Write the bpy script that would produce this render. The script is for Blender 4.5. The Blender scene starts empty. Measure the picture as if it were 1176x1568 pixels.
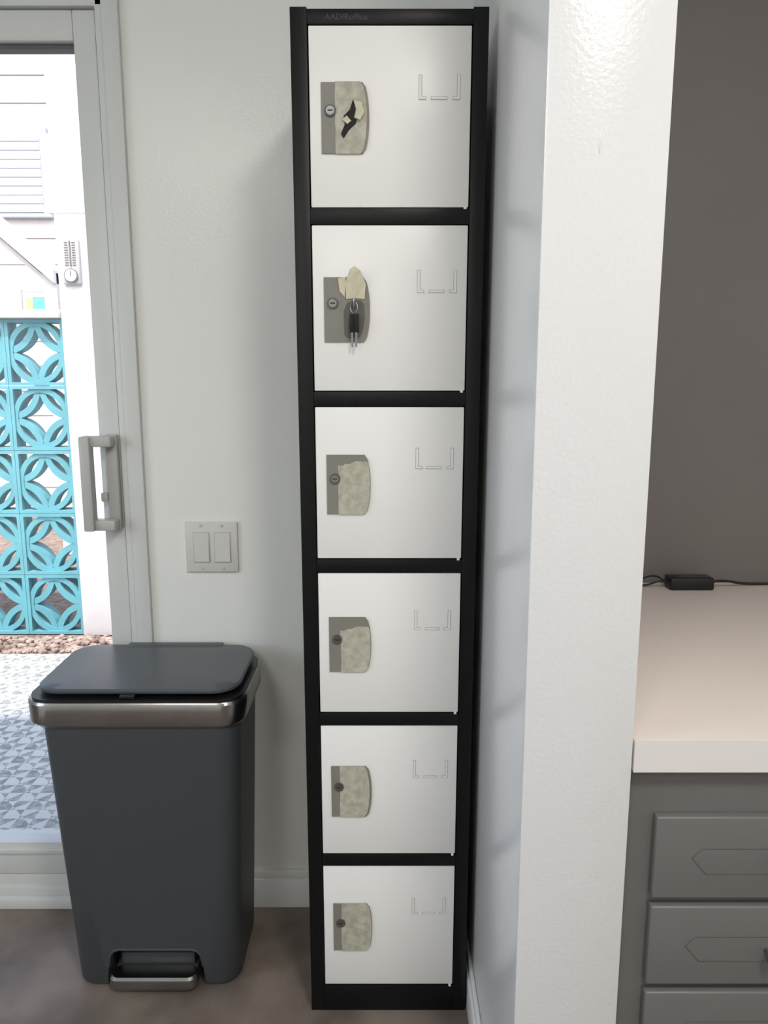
import bpy, bmesh, math, random
from mathutils import Vector, Matrix
random.seed(7)
sc = bpy.context.scene

# ------------------------------------------------------------------ helpers
def lin(c):
    o = []
    for v in c:
        v /= 255.0
        o.append(v/12.92 if v <= 0.04045 else ((v+0.055)/1.055)**2.4)
    return (o[0], o[1], o[2], 1.0)

def mat(name, col, rough=0.5, metal=0.0, bump=0.0, bscale=100.0, bdist=0.002, var=0.0, vscale=5.0, col2=None, spec=0.5, detail=3.0, coat=0.0):
    m = bpy.data.materials.new(name); m.use_nodes = True
    nt = m.node_tree; b = nt.nodes['Principled BSDF']
    b.inputs['Base Color'].default_value = lin(col)
    b.inputs['Roughness'].default_value = rough
    b.inputs['Metallic'].default_value = metal
    b.inputs['Specular IOR Level'].default_value = spec
    b.inputs['Coat Weight'].default_value = coat
    tc = nt.nodes.new('ShaderNodeTexCoord')
    if bump > 0:
        n = nt.nodes.new('ShaderNodeTexNoise'); n.inputs['Scale'].default_value = bscale
        n.inputs['Detail'].default_value = detail
        bp = nt.nodes.new('ShaderNodeBump'); bp.inputs['Strength'].default_value = bump
        bp.inputs['Distance'].default_value = bdist
        nt.links.new(tc.outputs['Object'], n.inputs['Vector'])
        nt.links.new(n.outputs['Fac'], bp.inputs['Height'])
        nt.links.new(bp.outputs['Normal'], b.inputs['Normal'])
    n2 = nt.nodes.new('ShaderNodeTexNoise'); n2.inputs['Scale'].default_value = vscale
    n2.inputs['Detail'].default_value = 6.0
    nt.links.new(tc.outputs['Object'], n2.inputs['Vector'])
    cr = nt.nodes.new('ShaderNodeValToRGB')
    a = lin(col)
    c2 = lin(col2) if col2 else tuple(x*(1-var) for x in a[:3])+(1,)
    cr.color_ramp.elements[0].position = 0.35; cr.color_ramp.elements[1].position = 0.65
    cr.color_ramp.elements[0].color = c2; cr.color_ramp.elements[1].color = a
    nt.links.new(n2.outputs['Fac'], cr.inputs['Fac'])
    nt.links.new(cr.outputs['Color'], b.inputs['Base Color'])
    return m

def add_box(bm, x0, x1, y0, y1, z0, z1, bev=0.0, seg=2):
    r = bmesh.ops.create_cube(bm, size=1.0)
    vs = r['verts']
    for v in vs:
        v.co = Vector(((x0+x1)/2+v.co.x*(x1-x0), (y0+y1)/2+v.co.y*(y1-y0), (z0+z1)/2+v.co.z*(z1-z0)))
    if bev > 0:
        es = list({e for v in vs for e in v.link_edges})
        bmesh.ops.bevel(bm, geom=es, offset=bev, segments=seg, affect='EDGES', profile=0.5)

def add_prism(bm, pts, y0, y1):
    a = [bm.verts.new((x, y0, z)) for x, z in pts]
    b = [bm.verts.new((x, y1, z)) for x, z in pts]
    n = len(pts)
    bm.faces.new(a); bm.faces.new(b[::-1])
    for i in range(n):
        j = (i+1) % n
        bm.faces.new((a[i], b[i], b[j], a[j]))

def add_cyl(bm, c, r, depth, axis='Y', seg=32, r2=None):
    M = Matrix.Translation(c)
    if axis == 'Y': M = M @ Matrix.Rotation(math.pi/2, 4, 'X')
    if axis == 'X': M = M @ Matrix.Rotation(math.pi/2, 4, 'Y')
    bmesh.ops.create_cone(bm, cap_ends=True, segments=seg, radius1=r, radius2=(r if r2 is None else r2), depth=depth, matrix=M)

def finish(name, bm, m, parent=None, smooth=False, shear=False):
    bmesh.ops.recalc_face_normals(bm, faces=bm.faces)
    if shear:
        for v in bm.verts: v.co.y -= 0.02514*v.co.z
    me = bpy.data.meshes.new(name); bm.to_mesh(me); bm.free()
    if m: me.materials.append(m)
    if smooth:
        for p in me.polygons: p.use_smooth = True
        try: me.set_sharp_from_angle(angle=math.radians(35))
        except Exception: pass
    o = bpy.data.objects.new(name, me); sc.collection.objects.link(o)
    if parent: par(o, parent)
    return o

def par(o, p):
    o.parent = p
    o.matrix_parent_inverse = Matrix.Translation(-Vector(p.location))

def empty(name, loc):
    e = bpy.data.objects.new(name, None); e.location = loc; e.empty_display_size = 0.05
    sc.collection.objects.link(e); return e

def box(name, x0, x1, y0, y1, z0, z1, m, parent=None, bev=0.0, seg=2, shear=False):
    bm = bmesh.new(); add_box(bm, x0, x1, y0, y1, z0, z1, bev, seg)
    return finish(name, bm, m, parent, smooth=bev > 0, shear=shear)

def tube(name, pts, r, m, parent=None, cyclic=False, shear=False, kind='POLY'):
    cu = bpy.data.curves.new(name, 'CURVE'); cu.dimensions = '3D'; cu.bevel_depth = r; cu.bevel_resolution = 3; cu.use_fill_caps = True
    if kind == 'POLY':
        s = cu.splines.new('POLY'); s.points.add(len(pts)-1)
        for i, p in enumerate(pts):
            y = p[1]-(0.02514*p[2] if shear else 0)
            s.points[i].co = (p[0], y, p[2], 1)
    else:
        s = cu.splines.new('BEZIER'); s.bezier_points.add(len(pts)-1)
        for i, p in enumerate(pts):
            bp = s.bezier_points[i]; bp.co = (p[0], p[1]-(0.02514*p[2] if shear else 0), p[2]); bp.handle_left_type = bp.handle_right_type = 'AUTO'
    s.use_cyclic_u = cyclic
    cu.materials.append(m)
    tmp = bpy.data.objects.new(name+'_c', cu); sc.collection.objects.link(tmp)
    dg = bpy.context.evaluated_depsgraph_get()
    me = bpy.data.meshes.new_from_object(tmp.evaluated_get(dg))
    for p in me.polygons: p.use_smooth = True
    bpy.data.objects.remove(tmp)
    o = bpy.data.objects.new(name, me); sc.collection.objects.link(o)
    if parent: par(o, parent)
    return o

# ------------------------------------------------------------------ materials
M_wall = mat('painted_wall', (231, 233, 229), 0.27, bump=0.16, bscale=170, bdist=0.002, var=0.02, vscale=3)
M_part = mat('painted_partition', (229, 230, 231), 0.22, bump=0.22, bscale=170, bdist=0.0022, var=0.02, vscale=3, detail=2)
M_grey = mat('grey_paint', (114, 110, 107), 0.5, bump=0.1, bscale=160, var=0.05)
M_cab = mat('cabinet_grey', (110, 108, 107), 0.4, var=0.03)
M_cabline = mat('groove_shade', (82, 80, 79), 0.5)
M_floor = mat('vinyl_floor', (134, 122, 112), 0.5, bump=0.2, bscale=80, vscale=6, col2=(100, 90, 82), detail=8)
M_ceil = mat('ceiling_paint', (236, 236, 234), 0.7)
M_trim = mat('trim_white', (228, 229, 228), 0.35)
M_vinyl = mat('door_frame_vinyl', (208, 211, 209), 0.4, var=0.03)
M_gasket = mat('gasket', (90, 92, 92), 0.6)
M_handle = mat('handle_grey', (182, 182, 179), 0.35, metal=0.0)
M_black = mat('locker_black', (11, 12, 14), 0.42, var=0.1, vscale=12, spec=0.28)
M_dark = mat('dark_gap', (8, 8, 9), 0.7)
M_white = mat('locker_white', (242, 241, 238), 0.35, var=0.012, vscale=4)
M_line = mat('emboss_line', (184, 184, 180), 0.4)
M_plate = mat('lock_plate_taupe', (134, 131, 123), 0.45, var=0.05, vscale=40)
M_plate_d = mat('lock_recess', (92, 90, 84), 0.5)
M_tape = mat('masking_tape', (194, 191, 175), 0.75, bump=0.6, bscale=90, bdist=0.0018, col2=(168, 165, 149), vscale=75)
M_tape2 = mat('masking_tape_peeled', (218, 212, 186), 0.7, var=0.12, vscale=60)
M_steel = mat('lock_steel', (150, 152, 155), 0.25, metal=1.0)
M_brush = mat('brushed_steel', (165, 164, 163), 0.25, metal=1.0, var=0.1, vscale=30)
M_can = mat('can_plastic', (64, 68, 71), 0.45, var=0.03, spec=0.4)
M_lid = mat('can_lid', (78, 83, 87), 0.34, var=0.03)
M_plastic_blk = mat('black_plastic', (18, 18, 20), 0.35)
M_switch = mat('switch_plate', (208, 208, 203), 0.4, var=0.03)
M_counter = mat('counter_laminate', (231, 220, 212), 0.45, var=0.03, vscale=2)
M_cedge = mat('counter_edge', (228, 224, 222), 0.45)
M_turq = mat('turquoise_paint', (96, 164, 176), 0.65, bump=0.4, bscale=60, var=0.15, vscale=8)
M_extw = mat('exterior_white', (214, 208, 210), 0.7, bump=0.3, bscale=40, var=0.06)
M_extp = mat('post_white', (226, 223, 223), 0.7, bump=0.3, bscale=40, var=0.06)
M_gravel = mat('gravel', (182, 162, 150), 0.85, vscale=18, col2=(120, 96, 84))
M_soil = mat('gravel_base', (140, 124, 112), 0.9, vscale=25, col2=(100, 84, 74))
M_thermo = mat('thermo_body', (182, 180, 178), 0.5)
M_thermod = mat('thermo_marks', (120, 118, 118), 0.5)
M_red = mat('towel_red', (200, 90, 80), 0.8); M_yel = mat('towel_yellow', (205, 195, 130), 0.8); M_blu = mat('towel_aqua', (95, 175, 185), 0.8)
M_pale = mat('pale_blue', (184, 192, 208), 0.6)
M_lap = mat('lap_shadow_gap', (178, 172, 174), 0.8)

# glass
M_glass = bpy.data.materials.new('clear_glass'); M_glass.use_nodes = True
nt = M_glass.node_tree; nt.nodes.clear()
o_ = nt.nodes.new('ShaderNodeOutputMaterial'); mx = nt.nodes.new('ShaderNodeMixShader'); mx.inputs[0].default_value = 0.06
tr = nt.nodes.new('ShaderNodeBsdfTransparent'); gl = nt.nodes.new('ShaderNodeBsdfGlossy'); gl.inputs['Roughness'].default_value = 0.02
nt.links.new(tr.outputs[0], mx.inputs[1]); nt.links.new(gl.outputs[0], mx.inputs[2]); nt.links.new(mx.outputs[0], o_.inputs[0])

# patterned cement tile
M_tile = bpy.data.materials.new('patterned_tile'); M_tile.use_nodes = True
nt = M_tile.node_tree; b = nt.nodes['Principled BSDF']; b.inputs['Roughness'].default_value = 0.6
tc = nt.nodes.new('ShaderNodeTexCoord')
ck1 = nt.nodes.new('ShaderNodeTexChecker'); ck1.inputs['Scale'].default_value = 20.0
mp = nt.nodes.new('ShaderNodeMapping'); mp.inputs['Rotation'].default_value = (0, 0, math.radians(45))
ck2 = nt.nodes.new('ShaderNodeTexChecker'); ck2.inputs['Scale'].default_value = 14.142
off = nt.nodes.new('ShaderNodeMapping'); off.inputs['Location'].default_value = (0.01, 0.01, 0.37)
mp.inputs['Location'].default_value = (0, 0, 0.37)
for ck in (ck1, ck2):
    ck.inputs['Color1'].default_value = (0, 0, 0, 1); ck.inputs['Color2'].default_value = (1, 1, 1, 1)
nt.links.new(tc.outputs['Object'], mp.inputs['Vector']); nt.links.new(tc.outputs['Object'], off.inputs['Vector'])
nt.links.new(off.outputs[0], ck1.inputs['Vector']); nt.links.new(mp.outputs[0], ck2.inputs['Vector'])
df = nt.nodes.new('ShaderNodeMix'); df.data_type = 'RGBA'; df.blend_type = 'DIFFERENCE'; df.inputs[0].default_value = 1.0
nt.links.new(ck1.outputs['Color'], df.inputs[6]); nt.links.new(ck2.outputs['Color'], df.inputs[7])
nz = nt.nodes.new('ShaderNodeTexNoise'); nz.inputs['Scale'].default_value = 45.0; nz.inputs['Detail'].default_value = 3.0
nt.links.new(tc.outputs['Object'], nz.inputs['Vector'])
mr = nt.nodes.new('ShaderNodeMapRange'); mr.inputs['From Min'].default_value = 0.3; mr.inputs['From Max'].default_value = 0.6; mr.inputs['To Min'].default_value = 0.35
nt.links.new(nz.outputs['Fac'], mr.inputs['Value'])
ml = nt.nodes.new('ShaderNodeMath'); ml.operation = 'MULTIPLY'
nt.links.new(df.outputs[2], ml.inputs[0]); nt.links.new(mr.outputs[0], ml.inputs[1])
cm = nt.nodes.new('ShaderNodeMix'); cm.data_type = 'RGBA'
cm.inputs[6].default_value = lin((208, 205, 200)); cm.inputs[7].default_value = lin((136, 137, 131))
nt.links.new(ml.outputs[0], cm.inputs[0]); nt.links.new(cm.outputs[2], b.inputs['Base Color'])

# ------------------------------------------------------------------ room shell
XL, XR, YF, YB, H = -2.4, 1.5, -2.6, 1.62, 2.6
box('floor', XL-0.1, XR+0.1, YF-0.1, 1.75, -0.08, 0.0, M_floor)
box('ceiling', XL-0.1, XR+0.1, YF-0.1, 1.75, H, H+0.1, M_ceil)
bm = bmesh.new()
WY0, WY1, WZ0, WZ1 = -0.7, 0.7, 0.85, 2.1
add_box(bm, XL-0.1, XL, YF-0.1, WY0, 0, H); add_box(bm, XL-0.1, XL, WY1, 1.75, 0, H)
add_box(bm, XL-0.1, XL, WY0, WY1, 0, WZ0); add_box(bm, XL-0.1, XL, WY0, WY1, WZ1, H)
finish('wall_left', bm, M_wall)
bm = bmesh.new()
add_box(bm, XL-0.07, XL+0.012, WY0, WY0+0.05, WZ0, WZ1, 0.003); add_box(bm, XL-0.07, XL+0.012, WY1-0.05, WY1, WZ0, WZ1, 0.003)
add_box(bm, XL-0.07, XL+0.012, WY0, WY1, WZ0, WZ0+0.05, 0.003); add_box(bm, XL-0.07, XL+0.012, WY0, WY1, WZ1-0.05, WZ1, 0.003)
add_box(bm, XL-0.05, XL-0.02, -0.015, 0.015, WZ0, WZ1, 0.003)
finish('added_window', bm, M_vinyl, None, True)  # unseen window, made up to frame the added fill light
box('wall_right', XR, XR+0.1, YF-0.1, 1.75, 0, H, M_part)
box('wall_front', XL, XR, YF-0.1, YF, 0, H, M_wall)
DX0, DX1, DZ = -1.50, -0.54, 2.03
bm = bmesh.new()
add_box(bm, DX1, 0.25, YB, 1.75, 0, H)
add_box(bm, XL, DX0, YB, 1.75, 0, H)
add_box(bm, DX0, DX1, YB, 1.75, DZ, H)
finish('wall_back', bm, M_wall)
bm = bmesh.new()
add_box(bm, 0.18, 0.322, 0.888, 1.67, 0, H, 0.003)
# dried paint drip on the end face of the partition
bmesh.ops.create_uvsphere(bm, u_segments=12, v_segments=8, radius=1.0, matrix=Matrix.Translation((0.243, 0.888, 1.52)) @ Matrix.Diagonal((0.0018, 0.0012, 0.011, 1)))
finish('wall_partition', bm, M_part, None, True)
box('wall_alcove', 0.25, XR, 1.67, 1.75, 0, H, M_grey)

def baseboard(name, pts_fn):
    bm = bmesh.new(); pts_fn(bm); finish(name, bm, M_trim, smooth=True)
def bb_back(bm):
    add_box(bm, DX1+0.002, 0.178, YB-0.013, YB, 0, 0.075, 0.002)
    add_box(bm, DX1+0.002, 0.178, YB-0.009, YB, 0.075, 0.096, 0.003)
def bb_right(bm):
    add_box(bm, 0.168, 0.18, 0.888, YB-0.013, 0, 0.072, 0.002)
    add_box(bm, 0.172, 0.18, 0.888, YB-0.013, 0.072, 0.092, 0.003)
baseboard('baseboard_back', bb_back)
baseboard('baseboard_right', bb_right)

# ------------------------------------------------------------------ patio door
D = empty('door_1', (-1.02, 1.66, 0))
bm = bmesh.new()   # outer frame with stepped profile
add_box(bm, -0.577, DX1+0.004, 1.614, 1.74, 0.0, DZ, 0.003)
add_box(bm, -0.562, DX1+0.012, 1.608, 1.62, 0.0, DZ+0.012, 0.002)
add_box(bm, DX0-0.004, DX0+0.037, 1.614, 1.74, 0.0, DZ, 0.003)
add_box(bm, DX0, DX1, 1.614, 1.74, 1.995, DZ+0.002, 0.003)
add_box(bm, DX0-0.012, DX1+0.012, 1.608, 1.62, DZ-0.015, DZ+0.014, 0.002)
add_box(bm, DX0, DX1, 1.600, 1.74, 0.0, 0.028, 0.003)
add_box(bm, DX0, DX1, 1.612, 1.74, 0.028, 0.052, 0.003)
add_box(bm, DX0, DX1, 1.625, 1.74, 0.052, 0.078, 0.002)
finish('frame', bm, M_vinyl, D, True)
bm = bmesh.new()
GX0, GX1, GZ0, GZ1 = -1.41, -0.625, 0.165, 1.935
add_box(bm, GX1, -0.579, 1.622, 1.675, 0.08, 1.992, 0.003)
add_box(bm, DX0+0.04, GX0, 1.622, 1.675, 0.08, 1.992, 0.003)
add_box(bm, GX0, GX1, 1.622, 1.675, GZ1, 1.992, 0.003)
add_box(bm, GX0, GX1, 1.622, 1.675, 0.08, GZ0, 0.003)
add_box(bm, GX0, GX1, 1.616, 1.63, 0.135, 0.15, 0.003)
finish('sash', bm, M_vinyl, D, True)
bm = bmesh.new()
add_box(bm, GX0, GX1, 1.636, 1.66, GZ1-0.010, GZ1)
add_box(bm, GX0, GX0+0.006, 1.636, 1.66, GZ0, GZ1)
add_box(bm, GX1-0.004, GX1, 1.636, 1.66, GZ0, GZ1)
finish('glazing_gasket', bm, M_gasket, D)
box('glass_pane', GX0, GX1, 1.648, 1.652, GZ0, GZ1, M_glass, D)
bm = bmesh.new()
add_box(bm, -0.606, -0.581, 1.603, 1.622, 0.937, 1.147, 0.004)
add_box(bm, -0.646, -0.583, 1.572, 1.606, 1.122, 1.145, 0.004)
add_box(bm, -0.646, -0.583, 1.572, 1.606, 0.940, 0.963, 0.004)
add_box(bm, -0.648, -0.625, 1.562, 1.590, 0.940, 1.145, 0.004)
finish('pull_handle', bm, M_handle, D, True)
bm = bmesh.new(); add_box(bm, -0.621, -0.606, 1.60, 1.612, 1.0, 1.02, 0.003); finish('latch', bm, M_handle, D, True)

# ------------------------------------------------------------------ light switch
S = empty('light_switch', (-0.385, 1.61, 0.895))
box('plate', -0.443, -0.327, 1.613, 1.62, 0.838, 0.953, M_switch, S, 0.0025)
for i, cx in enumerate((-0.408, -0.361)):
    box('rocker_frame_%d' % (i+1), cx-0.0185, cx+0.0185, 1.6115, 1.616, 0.861, 0.930, M_line, S, 0.0005)
    bm = bmesh.new()
    add_prism(bm, [(cx-0.0165, 0.863), (cx+0.0165, 0.863), (cx+0.0165, 0.928), (cx-0.0165, 0.928)], 1.609, 1.616)
    for v in bm.verts:
        if v.co.y < 1.611 and v.co.z > 0.9: v.co.y += 0.0025
    finish('rocker_%d' % (i+1), bm, M_switch, S)
    bm = bmesh.new()
    for zz in (0.8465, 0.9445): add_cyl(bm, (cx, 1.6125, zz), 0.003, 0.002, seg=16)
    finish('screws_%d' % (i+1), bm, M_line, S)

# ------------------------------------------------------------------ locker
L = empty('locker_cabinet', (0.0075, 1.45, 0))
LX0, LX1, LY = -0.147, 0.1640, 1.308
TOPS = [1.8061-0.2955*i for i in range(6)]
DH = 0.268
bm = bmesh.new()
add_box(bm, LX0, LX1, LY+0.016, 1.605, 0.0, 1.829, 0.002)
finish('carcass', bm, M_black, L, True, True)
bm = bmesh.new()
add_box(bm, LX0, -0.1205, LY, LY+0.018, 0.0, 1.832, 0.0012)
add_box(bm, 0.1395, LX1, LY, LY+0.018, 0.0, 1.832, 0.0012)
add_box(bm, -0.1203, 0.1393, LY, LY+0.018, 1.8075, 1.829, 0.0008)
add_box(bm, -0.1203, 0.1393, LY, LY+0.018, 0.0, TOPS[5]-DH-0.0015, 0.0008)
for i in range(5):
    add_box(bm, -0.1203, 0.1393, LY, LY+0.018, TOPS[i+1]+0.0015, TOPS[i]-DH-0.0015, 0.0008)
finish('front_frame', bm, M_black, L, True, True)
bm = bmesh.new(); add_box(bm, -0.1203, 0.1393, LY+0.012, LY+0.017, 0.05, 1.81); finish('door_gap', bm, M_dark, L, False, True)

def arcx(x1, zt, zb, xl, inset=0.0075, n=14, ragged=False):
    """outline of lock plate (right side bulging)"""
    pts = []
    zc = (zt+zb)/2; hh = (zt-zb)/2
    for i in range(n+1):
        s = 1-2*i/n
        xx = x1-inset*abs(s)**2.4
        z = zc+s*hh
        if abs(s) > 0.999: xx -= 0.003
        pts.append((xx, z))
    left = [(xl, zb)]
    if ragged:
        for i in range(1, 9):
            left.append((xl+random.uniform(-0.0008, 0.0008), zb+(zt-zb)*i/9))
    return [(xl, zt)]+pts+left

def Lpoly(cx, sgn, zt, zb):
    w = 0.0055
    p = [(0, zt), (w, zt), (w, zb+0.005), (0.012, zb+0.005), (0.012, zb), (0, zb)]
    return [(cx+sgn*a, z) for a, z in p]

split = [0.0225, 0.0245, 0.0205, 0.021, 0.0165, 0.0165]
tapetop = [0.0, 0.0, 0.018, 0.024, 0.002, 0.0]
for i, zt in enumerate(TOPS):
    k = i+1
    box('door_panel_%d' % k, -0.1187, 0.1378, LY+0.0015, LY+0.014, zt-DH, zt, M_white, L, 0.0015, shear=True)
    bm = bmesh.new()
    add_box(bm, 0.130, 0.1345, LY-0.001, LY+0.01, zt-DH-0.003, zt-DH+0.0012)
    finish('hinge_tab_%d' % k, bm, M_white, L, False, True)
    # plate
    px, pt = -0.1000, zt-0.082
    ph, pw = 0.105, 0.0765
    bm = bmesh.new()
    add_prism(bm, arcx(px+pw, pt, pt-ph, px), LY-0.0012, LY+0.002)
    finish('lock_plate_%d' % k, bm, M_plate, L, False, True)
    cx, cz = px+0.0145, pt-0.042
    bm = bmesh.new()
    add_cyl(bm, (cx, LY-0.0018, cz), 0.0092, 0.003, seg=32)
    finish('lock_ring_%d' % k, bm, M_plate_d, L, True, True)
    bm = bmesh.new()
    add_cyl(bm, (cx, LY-0.0032, cz), 0.0068, 0.003, seg=32)
    finish('lock_core_%d' % k, bm, M_steel, L, True, True)
    box('key_slot_%d' % k, cx-0.004, cx+0.004, LY-0.0052, LY-0.004, cz-0.0008, cz+0.0008, M_dark, L, shear=True)
    # card holder marks
    bt, bb = zt-0.070, zt-0.107
    bm = bmesh.new(); bi = bmesh.new()
    for cxx, sg in ((0.0549, 1), (0.1211, -1)):
        add_prism(bm, Lpoly(cxx, sg, bt, bb), LY+0.0009, LY+0.003)
        pin = [(cxx+sg*0.0009, bt-0.0009), (cxx+sg*0.0046, bt-0.0009), (cxx+sg*0.0046, bb+0.0041), (cxx+sg*0.0111, bb+0.0041), (cxx+sg*0.0111, bb+0.0009), (cxx+sg*0.0009, bb+0.0009)]
        add_prism(bi, pin, LY+0.0003, LY+0.003)
    add_box(bm, 0.0745, 0.1005, LY+0.0009, LY+0.003, bb, bb+0.005)
    add_box(bi, 0.0754, 0.0996, LY+0.0003, LY+0.003, bb+0.0009, bb+0.0041)
    finish('card_holder_edge_%d' % k, bm, M_line, L, False, True)
    finish('card_holder_%d' % k, bi, M_white, L, False, True)
    # tape
    if i != 1:
        x1 = px+pw-(0.004 if i in (0, 4) else 0.001)
        top = pt-tapetop[i]+0.0008
        out = arcx(x1, pt+0.0008, pt-ph-0.0006, px+split[i], ragged=True)
        pts = out
        if tapetop[i] > 0.01:
            body = [p for p in pts if p[1] < top-0.003]
            edge = [(px+split[i], top-0.001), (px+split[i]+0.006, top-0.003), (px+split[i]+0.012, top+0.001), (px+split[i]+0.020, top+0.001), (px+split[i]+0.030, top+0.006), (x1-0.004, top+0.005), (x1-0.001, top-0.003)]
            pts = edge+body
        bm = bmesh.new(); add_prism(bm, pts, LY-0.0020, LY-0.001)
        finish('masking_tape_%d' % k, bm, M_tape, L, False, True)
    if i == 0:
        s = 0.00104
        def Q(raw): return [(px+(u-491)*s, pt-(v-126)*s*0.963) for u, v in raw]
        bm = bmesh.new(); add_prism(bm, Q([(540,151),(544,166),(541,178),(546,181),(544,187),(533,197),(525,209),(521,202),(527,188),(525,176),(535,166)]), LY-0.0026, LY-0.001)
        finish('torn_hole', bm, M_dark, L, False, True)
        bm = bmesh.new()
        fl = Q([(541,153),(553,157),(557,172),(551,183),(543,178),(545,166)])
        dep = [0.002, 0.005, 0.008, 0.006, 0.002, 0.002]
        vs = [bm.verts.new((x, LY-0.001-d, z)) for (x, z), d in zip(fl, dep)]
        bm.faces.new((vs[0], vs[1], vs[5])); bm.faces.new((vs[1], vs[2], vs[5])); bm.faces.new((vs[2], vs[3], vs[4])); bm.faces.new((vs[2], vs[4], vs[5]))
        fl = Q([(523,181),(530,176),(537,183),(531,188)]); dep = [0.002, 0.004, 0.002, 0.002]
        vs = [bm.verts.new((x, LY-0.0015-d, z)) for (x, z), d in zip(fl, dep)]
        bm.faces.new(vs[:3]); bm.faces.new((vs[0], vs[2], vs[3]))
        o = finish('torn_flaps', bm, M_tape2, L, False, True)
        md = o.modifiers.new('thick', 'SOLIDIFY'); md.thickness = 0.0004
    if i == 1:
        s = 0.00109
        def P(u, v): return (px+(u-497)*s, pt-(v-428)*s*0.98)
        rec = [P(524,478),(P(530,464)),P(540,459),P(556,460),P(561,468),P(562,490),P(558,512),P(552,523),P(530,524),P(525,518)]
        bm = bmesh.new(); add_prism(bm, rec, LY-0.0020, LY); finish('recess_rim', bm, M_plate, L, False, True)
        cc = P(544, 493)
        bm = bmesh.new(); add_prism(bm, [(cc[0]+(x-cc[0])*0.86, cc[1]+(z-cc[1])*0.9) for x, z in rec], LY-0.0024, LY); finish('recess_cup', bm, M_plate_d, L, False, True)
        # peeled, folded strip of tape
        bm = bmesh.new()
        def TV(u, v, d):
            X, Z = P(u, v); return bm.verts.new((X, LY-d, Z))
        a1 = TV(531, 461, .0025); a2 = TV(530, 438, .006); a3 = TV(537, 418, .011); a4 = TV(544, 413, .013)
        b1 = TV(545, 460, .0035); b2 = TV(544, 440, .009); b3 = TV(543, 424, .014)
        c1 = TV(559, 461, .0025); c2 = TV(561, 438, .005); c3 = TV(553, 419, .010)
        for f in ((a1, a2, b2, b1), (a2, a3, b3, b2), (a3, a4, b3), (b1, b2, c2, c1), (b2, b3, c3, c2), (b3, a4, c3)): bm.faces.new(f)
        d1 = TV(519, 430, .004); d2 = TV(531, 428, .007); d3 = TV(529, 458, .0022); d4 = TV(521, 449, .0022)
        bm.faces.new((d1, d2, d3)); bm.faces.new((d1, d3, d4))
        o = finish('peeled_tape', bm, M_tape2, L, False, True)
        md = o.modifiers.new('thick', 'SOLIDIFY'); md.thickness = 0.0005
        # keys
        K = empty('key_ring', (P(543, 490)[0], LY-0.03, P(543, 490)[1]))
        a = P(543, 460); bq = P(543, 474); c = P(543, 486)
        yk = LY-0.010
        box('inserted_key', a[0]-0.001, a[0]+0.001, LY-0.012, LY-0.002, a[1]-0.016, a[1]-0.002, M_steel, K, 0.0004, shear=True)
        ringp = [(bq[0]+0.006*math.cos(t*math.pi/12), yk+0.002*math.sin(t*math.pi/12), bq[1]+0.009*math.sin(t*math.pi/12)) for t in range(24)]
        tube('split_ring', ringp, 0.0006, M_steel, K, True, True)
        for j, dx in enumerate((-0.003, 0.004)):
            x = c[0]+dx
            box('key_head_%d' % (j+1), x-0.0042, x+0.0042, yk-0.002-0.003*j, yk-0.003*j, c[1]-0.028, c[1]+0.002, M_dark, K, 0.0006, shear=True)
            box('key_blade_%d' % (j+1), x-0.0020, x+0.0012, yk-0.0015-0.003*j, yk-0.0003-0.003*j, c[1]-0.052, c[1]-0.027, M_steel, K, shear=True)

tx = bpy.data.curves.new('embossed_lettering', 'FONT'); tx.body = 'AADIRoffice'; tx.size = 0.0125; tx.extrude = 0.0004; tx.space_character = 1.05
tx.materials.append(mat('emboss_dark', (50, 51, 54), 0.4))
to = bpy.data.objects.new('embossed_lettering', tx); to.rotation_euler = (math.radians(90), 0, 0)
to.location = (-0.0925, LY-0.02514*1.815-0.0003, 1.8132); sc.collection.objects.link(to); par(to, L)

# ------------------------------------------------------------------ trash can
T = empty('trash_can', (-0.48, 1.48, 0))
def rr(x0, x1, y0, y1, r, n=8):
    pts = []
    for cx, cy, a0 in ((x1-r, y1-r, 0), (x0+r, y1-r, 90), (x0+r, y0+r, 180), (x1-r, y0+r, 270)):
        for i in range(n+1):
            a = math.radians(a0+90*i/n); pts.append((cx+r*math.cos(a), cy+r*math.sin(a)))
    return pts
def loft(bm, secs):
    prev = None
    for (x0, x1, y0, y1, r, z) in secs:
        zz = z if callable(z) else (lambda x, y, z=z: z)
        cur = [bm.verts.new((x, y, zz(x, y))) for x, y in rr(x0, x1, y0, y1, r)]
        if prev is None: bm.faces.new(cur[::-1])
        else:
            n = len(cur)
            for i in range(n):
                j = (i+1) % n; bm.faces.new((prev[i], prev[j], cur[j], cur[i]))
        prev = cur
    bm.faces.new(prev)
bm = bmesh.new()
loft(bm, [(-0.648,-0.308,1.370,1.580,0.040,0.006), (-0.651,-0.305,1.367,1.583,0.042,0.012), (-0.667,-0.296,1.360,1.590,0.044,0.3), (-0.684,-0.287,1.354,1.598,0.045,0.60)])
body = finish('body', bm, M_can, T, True)
bm = bmesh.new()
nx0, nx1, nt_ = -0.576, -0.381, 0.090
pts = [(nx0-0.008, -0.02), (nx0-0.002, 0.05), (nx0+0.002, 0.075), (nx0+0.010, 0.086), (nx0+0.022, nt_), (nx1-0.022, nt_), (nx1-0.010, 0.086), (nx1-0.002, 0.075), (nx1+0.002, 0.05), (nx1+0.008, -0.02)]
add_prism(bm, pts, 1.30, 1.43)
cut = finish('cut', bm, None)
md = body.modifiers.new('notch', 'BOOLEAN'); md.operation = 'DIFFERENCE'; md.object = cut; md.solver = 'EXACT'
dg = bpy.context.evaluated_depsgraph_get()
nm = bpy.data.meshes.new_from_object(body.evaluated_get(dg)); body.modifiers.clear(); body.data = nm
bpy.data.objects.remove(cut)
if not nm.materials: nm.materials.append(M_can)
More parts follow.
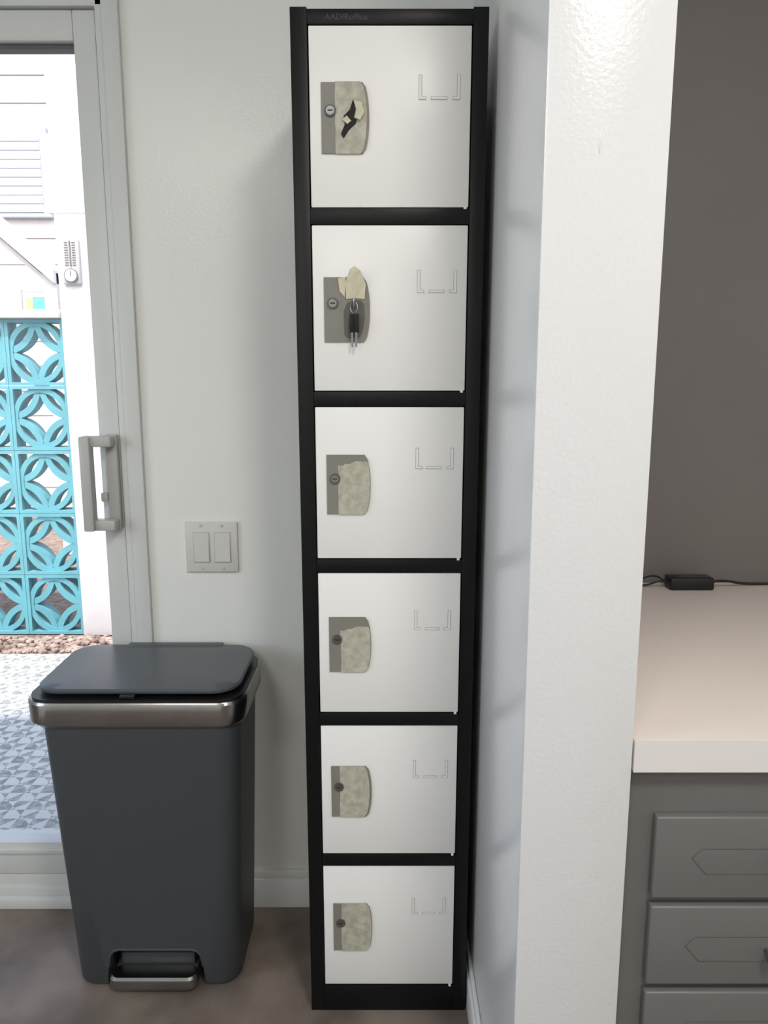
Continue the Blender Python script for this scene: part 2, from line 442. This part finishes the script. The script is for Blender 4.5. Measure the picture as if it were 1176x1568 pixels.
try: nm.set_sharp_from_angle(angle=math.radians(35))
except Exception: pass
tube('notch_trim', [(x, 1.3685-(z*0.022), z) for x, z in pts if z > 0], 0.003, M_can, T)
bm = bmesh.new()
for x in (-0.615, -0.345): add_cyl(bm, (x, 1.41, 0.004), 0.018, 0.008, 'Z'); add_cyl(bm, (x, 1.55, 0.004), 0.018, 0.008, 'Z')
finish('feet', bm, M_plastic_blk, T)
bm = bmesh.new()
loft(bm, [(-0.696,-0.280,1.350,1.603,0.048,0.592), (-0.706,-0.275,1.344,1.607,0.052,0.600), (-0.708,-0.273,1.342,1.608,0.054,0.640), (-0.705,-0.276,1.345,1.606,0.052,0.645)])
finish('steel_band', bm, M_brush, T, True)
bm = bmesh.new()
loft(bm, [(-0.702,-0.279,1.348,1.604,0.05,0.640), (-0.702,-0.279,1.348,1.604,0.05,0.650), (-0.694,-0.285,1.356,1.60,0.046,0.650)])
finish('inner_rim', bm, M_plastic_blk, T, True)
sl = lambda base: (lambda x, y: base+0.006*(y-1.35)/0.25)
bm = bmesh.new()
loft(bm, [(-0.684,-0.294,1.370,1.600,0.048,sl(0.654)), (-0.691,-0.288,1.363,1.604,0.052,sl(0.657)), (-0.692,-0.287,1.362,1.605,0.053,sl(0.662)), (-0.688,-0.291,1.366,1.602,0.05,sl(0.6655)), (-0.66,-0.32,1.39,1.58,0.03,sl(0.6672)), (-0.60,-0.38,1.44,1.54,0.01,sl(0.668))])
finish('lid', bm, M_lid, T, True)
bm = bmesh.new(); add_box(bm, -0.580, -0.365, 1.588, 1.612, 0.640, 0.675, 0.004); finish('hinge_cover', bm, M_lid, T, True)
bm = bmesh.new(); add_box(bm, -0.515, -0.485, 1.352, 1.368, 0.650, 0.658, 0.002); finish('lid_catch', bm, M_plastic_blk, T, True)
bm = bmesh.new()
loft(bm, [(-0.568,-0.396,1.352,1.45,0.018,0.010), (-0.571,-0.393,1.349,1.45,0.018,0.020), (-0.568,-0.396,1.352,1.45,0.018,0.034)])
finish('pedal', bm, M_can, T, True)
bm = bmesh.new()
loft(bm, [(-0.573,-0.391,1.345,1.385,0.019,0.012), (-0.575,-0.389,1.343,1.386,0.020,0.017), (-0.574,-0.390,1.344,1.387,0.0195,0.034), (-0.570,-0.394,1.349,1.384,0.017,0.038)])
finish('pedal_steel', bm, M_brush, T, True)
bm = bmesh.new(); add_box(bm, -0.560, -0.402, 1.388, 1.43, 0.03, 0.064, 0.006); finish('pedal_arm', bm, M_can, T, True)

# ------------------------------------------------------------------ built-in desk
B = empty('built_in_desk', (0.8, 1.2, 0))
DXa, DXb, DYb = 0.3235, XR-0.003, 1.667
box('countertop', DXa, DXb, 0.889, DYb, 0.757, 0.800, M_counter, B, 0.002)
box('counter_edge', DXa, DXb, 0.886, 0.8895, 0.757, 0.7995, M_cedge, B)
box('cabinet_carcass', DXa, 0.735, 0.907, DYb-0.01, 0.0, 0.757, M_cab, B)
box('support_panel', DXb-0.03, DXb, 0.907, DYb-0.01, 0.0, 0.757, M_cab, B)
for i in range(4):
    zt = 0.689-0.132*i; zb = zt-0.120; k = i+1
    bm = bmesh.new(); add_box(bm, 0.361, 0.690, 0.893, 0.908, zb, zt, 0.003, 3)
    finish('drawer_front_%d' % k, bm, M_cab, B, True)
    zc = (zt+zb)/2; y = 0.8933
    hex_ = [(0.411, zc), (0.4235, zc+0.0145), (0.523, zc+0.0145), (0.6225, zc+0.0145), (0.635, zc), (0.615, zc-0.023), (0.523, zc-0.023), (0.431, zc-0.023)]
    tube('groove_shade_line_%d' % k, [(x, y, z) for x, z in hex_], 0.0009, M_cabline, B, True)  # raised darker line paints the shade of a groove that is not cut
    bm = bmesh.new(); add_cyl(bm, (0.523, 0.888, zc-0.006), 0.004, 0.014)
    bmesh.ops.create_uvsphere(bm, u_segments=20, v_segments=12, radius=0.0085, matrix=Matrix.Translation((0.523, 0.878, zc-0.006)))
    finish('knob_%d' % k, bm, M_steel, B, True)

A = empty('power_adapter', (0.69, 1.62, 0.8))
box('brick', 0.640, 0.738, 1.595, 1.638, 0.8005, 0.828, M_plastic_blk, A, 0.004)
box('label', 0.660, 0.720, 1.605, 1.630, 0.828, 0.8284, mat('adapter_label', (60, 60, 62), 0.5), A)
tube('thin_cable', [(0.640, 1.618, 0.814), (0.622, 1.620, 0.815), (0.60, 1.625, 0.806), (0.56, 1.635, 0.803), (0.48, 1.65, 0.803), (0.36, 1.655, 0.803)], 0.0022, M_plastic_blk, A, kind='B')
tube('thin_cable_loop', [(0.640, 1.62, 0.812), (0.62, 1.64, 0.822), (0.58, 1.65, 0.808), (0.50, 1.64, 0.803), (0.40, 1.61, 0.803)], 0.002, M_plastic_blk, A, kind='B')
tube('power_cable', [(0.738, 1.618, 0.814), (0.765, 1.620, 0.816), (0.82, 1.635, 0.806), (0.92, 1.64, 0.804), (1.1, 1.62, 0.804), (1.3, 1.64, 0.804)], 0.003, M_plastic_blk, A, kind='B')

# ------------------------------------------------------------------ outdoors
GZ = -0.10
box('patio_floor', -9, 4, 1.76, 3.60, GZ-0.1, GZ, M_tile)
box('garden_ground', -9, 4, 3.60, 9.5, GZ-0.1, GZ-0.005, M_soil)
bm = bmesh.new()
for i in range(900):
    s = random.uniform(0.012, 0.028)
    M = Matrix.Translation((random.uniform(-3.4, -1.1), random.uniform(3.60, 3.85), GZ-0.002+random.uniform(0, 0.012))) @ Matrix.Rotation(random.uniform(0, 6), 4, 'Z') @ Matrix.Diagonal((s, s*random.uniform(.6, 1), s*random.uniform(.4, .7), 1))
    bmesh.ops.create_icosphere(bm, subdivisions=1, radius=1.0, matrix=M)
finish('gravel_bed', bm, M_gravel)
# breeze-block wall
bm = bmesh.new()
BW, BH = 0.305, 0.338
def ring(bm, cx, cz, a0, a1, r, th, sx, sz, y0, y1, n):
    prev = None
    for i in range(n+1):
        a = math.radians(a0+(a1-a0)*i/n); c, s = math.cos(a), math.sin(a)
        q = [bm.verts.new((cx+(r-th)*c*sx, y, cz+(r-th)*s*sz)) for y in (y0, y1)]+[bm.verts.new((cx+r*c*sx, y, cz+r*s*sz)) for y in (y1, y0)]
        if prev:
            for k in range(4):
                bm.faces.new((prev[k], prev[(k+1) % 4], q[(k+1) % 4], q[k]))
        prev = q
for c in range(8):
    for r in range(5):
        x1 = -1.65-c*BW; x0 = x1-BW; z0 = -0.1+r*BH; z1 = z0+BH
        cx, cz = (x0+x1)/2, (z0+z1)/2; t = 0.018
        y0, y1 = 3.90, 4.00
        add_box(bm, x0+0.001, x0+t, y0, y1, z0+0.001, z1-0.001); add_box(bm, x1-t, x1-0.001, y0, y1, z0+0.001, z1-0.001)
        add_box(bm, x0+t, x1-t, y0, y1, z0+0.001, z0+t); add_box(bm, x0+t, x1-t, y0, y1, z1-t, z1-0.001)
        hx, hz = BW/2, BH/2
        ring(bm, cx, cz, 0, 360, 0.96, 0.17, hx, hz, y0+0.008, y1-0.008, 32)
        for qx, qz, a in ((x0, z0, 0), (x1, z0, 90), (x1, z1, 180), (x0, z1, 270)):
            ring(bm, qx, qz, a, a+90, 1.04, 0.2, hx, hz, y0+0.012, y1-0.012, 10)
finish('breeze_block_wall', bm, M_turq)
box('wall_coping', -4.3, -1.652, 3.86, 4.04, 1.592, 1.635, M_extp, bev=0.006)
P_ = empty('garden_post', (-1.45, 4.0, GZ))
box('shaft', -1.648, -1.25, 3.88, 4.12, GZ, 2.9, M_extp, P_, 0.004)
box('collar', -1.678, -1.22, 3.877, 4.14, 2.10, 2.47, M_extp, P_, 0.004)
bm = bmesh.new(); add_box(bm, -1.617, -1.528, 3.860, 3.884, 1.756, 1.977, 0.007, 3); finish('thermometer_housing', bm, M_thermo, P_, True)
bm = bmesh.new(); add_cyl(bm, (-1.572, 3.856, 1.797), 0.034, 0.012, seg=32); finish('thermometer_dial_rim', bm, M_thermod, P_, True)
bm = bmesh.new(); add_cyl(bm, (-1.572, 3.853, 1.797), 0.029, 0.012, seg=32); finish('thermometer_dial_face', bm, M_extw, P_, True)
bm = bmesh.new(); add_box(bm, -1.574, -1.570, 3.843, 3.848, 1.797, 1.818); finish('thermometer_dial_hand', bm, M_thermod, P_)
bm = bmesh.new(); add_box(bm, -1.575, -1.569, 3.854, 3.862, 1.845, 1.965)
for i in range(10):
    add_box(bm, -1.600, -1.582, 3.857, 3.862, 1.848+i*0.012, 1.851+i*0.012); add_box(bm, -1.562, -1.545, 3.857, 3.862, 1.848+i*0.012, 1.851+i*0.012)
finish('thermometer_scale', bm, M_thermod, P_)
# neighbouring house
N = empty('neighbor_house', (-4, 8.2, GZ))
bm = bmesh.new(); bl = bmesh.new()
for i in range(19):
    z = GZ+i*0.26
    vs = [(-9, 8.01, z), (4, 8.01, z), (4, 8.02, z+0.25), (-9, 8.02, z+0.25), (-9, 8.2, z), (4, 8.2, z), (4, 8.2, z+0.25), (-9, 8.2, z+0.25)]
    v = [bm.verts.new(p) for p in vs]
    for f in ((0,1,2,3), (4,7,6,5), (0,4,5,1), (3,2,6,7), (0,3,7,4), (1,5,6,2)): bm.faces.new([v[q] for q in f])
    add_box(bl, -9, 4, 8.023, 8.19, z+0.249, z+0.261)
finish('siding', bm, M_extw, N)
finish('siding_lap_shadows', bl, M_lap, N)  # darker strips put the shadow under each lap into the colour
bm = bmesh.new(); add_box(bm, -4.9, -3.40, 7.95, 8.05, 2.95, 3.82, 0.01)
finish('window_frame', bm, M_pale, N)
bm = bmesh.new()
for i in range(9): add_box(bm, -4.82, -3.47, 7.94, 7.951, 3.00+i*0.085, 3.065+i*0.085)
finish('blind_slats', bm, M_extw, N)
bm = bmesh.new(); add_prism(bm, [(-4.3, 3.78), (-2.50, 2.12), (-2.50, 2.02), (-4.3, 3.60)], 5.8, 6.0)
finish('awning_fascia', bm, M_extp, N)
bm = bmesh.new(); add_prism(bm, [(-4.3, 3.58), (-2.54, 2.03), (-2.54, 1.99), (-4.3, 3.52)], 5.86, 5.94)
add_box(bm, -2.60, -2.50, 5.85, 5.95, GZ, 2.1)
finish('awning_frame', bm, M_extw, N)
W = empty('pool_towels', (-3.15, 7.0, GZ))
box('rail', -4.2, -2.6, 6.98, 7.02, 2.10, 2.13, M_extw, W)
bm = bmesh.new()
add_box(bm, -4.15, -4.11, 6.98, 7.02, GZ, 2.10); add_box(bm, -2.68, -2.64, 6.98, 7.02, GZ, 2.10); finish('rail_posts', bm, M_extw, W)
box('aqua_towel', -3.20, -3.02, 6.95, 6.98, 1.75, 2.05, M_blu, W, 0.005)
box('yellow_towel', -3.27, -3.20, 6.95, 6.98, 1.8, 2.04, M_yel, W, 0.005)
box('red_towel', -3.02, -2.98, 6.95, 6.98, 1.8, 2.0, M_red, W, 0.005)
box('pale_towel', -3.85, -3.30, 6.95, 6.98, 1.7, 2.12, M_pale, W, 0.005)

# ------------------------------------------------------------------ lights
def area(name, loc, size, power, col, rot=(0, 0, 0), parent=None, sy=None):
    l = bpy.data.lights.new(name, 'AREA'); l.shape = 'DISK'; l.size = size; l.energy = power; l.color = col
    if sy: l.shape = 'RECTANGLE'; l.size_y = sy
    o = bpy.data.objects.new(name, l); o.location = loc; o.rotation_euler = rot; sc.collection.objects.link(o)
    if parent: par(o, parent)
    return o
for nm_, loc, size, pw, col in (('ceiling_key_fill', (0.55, -0.35, 2.56), 0.42, 29, (1, 0.955, 0.90)), ('ceiling_key_fill', (-0.9, -1.5, 2.56), 0.9, 30, (1, 0.97, 0.93))):  # first lamp inferred from the locker's shadow; second is an added, unseen warm fill
    e = empty(nm_, (loc[0], loc[1], H))
    bm = bmesh.new(); add_cyl(bm, (loc[0], loc[1], H-0.015), size/2+0.03, 0.03, 'Z', 48); finish('housing', bm, M_trim, e, True)
    area('bulb', loc, size, pw, col, parent=e)
# cool fill light added to brighten the partition, behind added_window in the left wall
area('added_side_fill', (XL-0.09, 0, 1.475), 1.25, 15, (0.80, 0.89, 1.0), (0, math.radians(-90), 0), None, 1.4)
s = bpy.data.lights.new('sun', 'SUN'); s.energy = 5.2; s.angle = math.radians(2); s.color = (1, 0.97, 0.93)
so = bpy.data.objects.new('sun', s); so.rotation_euler = (math.radians(22), math.radians(-8), 0); so.location = (-2, 0, 8); sc.collection.objects.link(so)

w = bpy.data.worlds.new('sky'); sc.world = w; w.use_nodes = True
nt = w.node_tree; bg = nt.nodes['Background']
sky = nt.nodes.new('ShaderNodeTexSky'); sky.sky_type = 'NISHITA'; sky.sun_disc = False; sky.sun_elevation = math.radians(50); sky.sun_rotation = math.radians(180); sky.dust_density = 3.0
nt.links.new(sky.outputs[0], bg.inputs[0]); bg.inputs[1].default_value = 0.48

# ------------------------------------------------------------------ camera
cam = bpy.data.cameras.new('camera'); cam.sensor_fit = 'HORIZONTAL'; cam.sensor_width = 36; cam.lens = 36*1130/1176
co = bpy.data.objects.new('camera', cam); co.location = (0, 0, 1.251); co.rotation_euler = (math.radians(90-9.7), 0, 0)
cam.clip_start = 0.05
sc.collection.objects.link(co); sc.camera = co
sc.view_settings.view_transform = 'Standard'
sc.view_settings.look = 'None'
sc.view_settings.exposure = 0.0
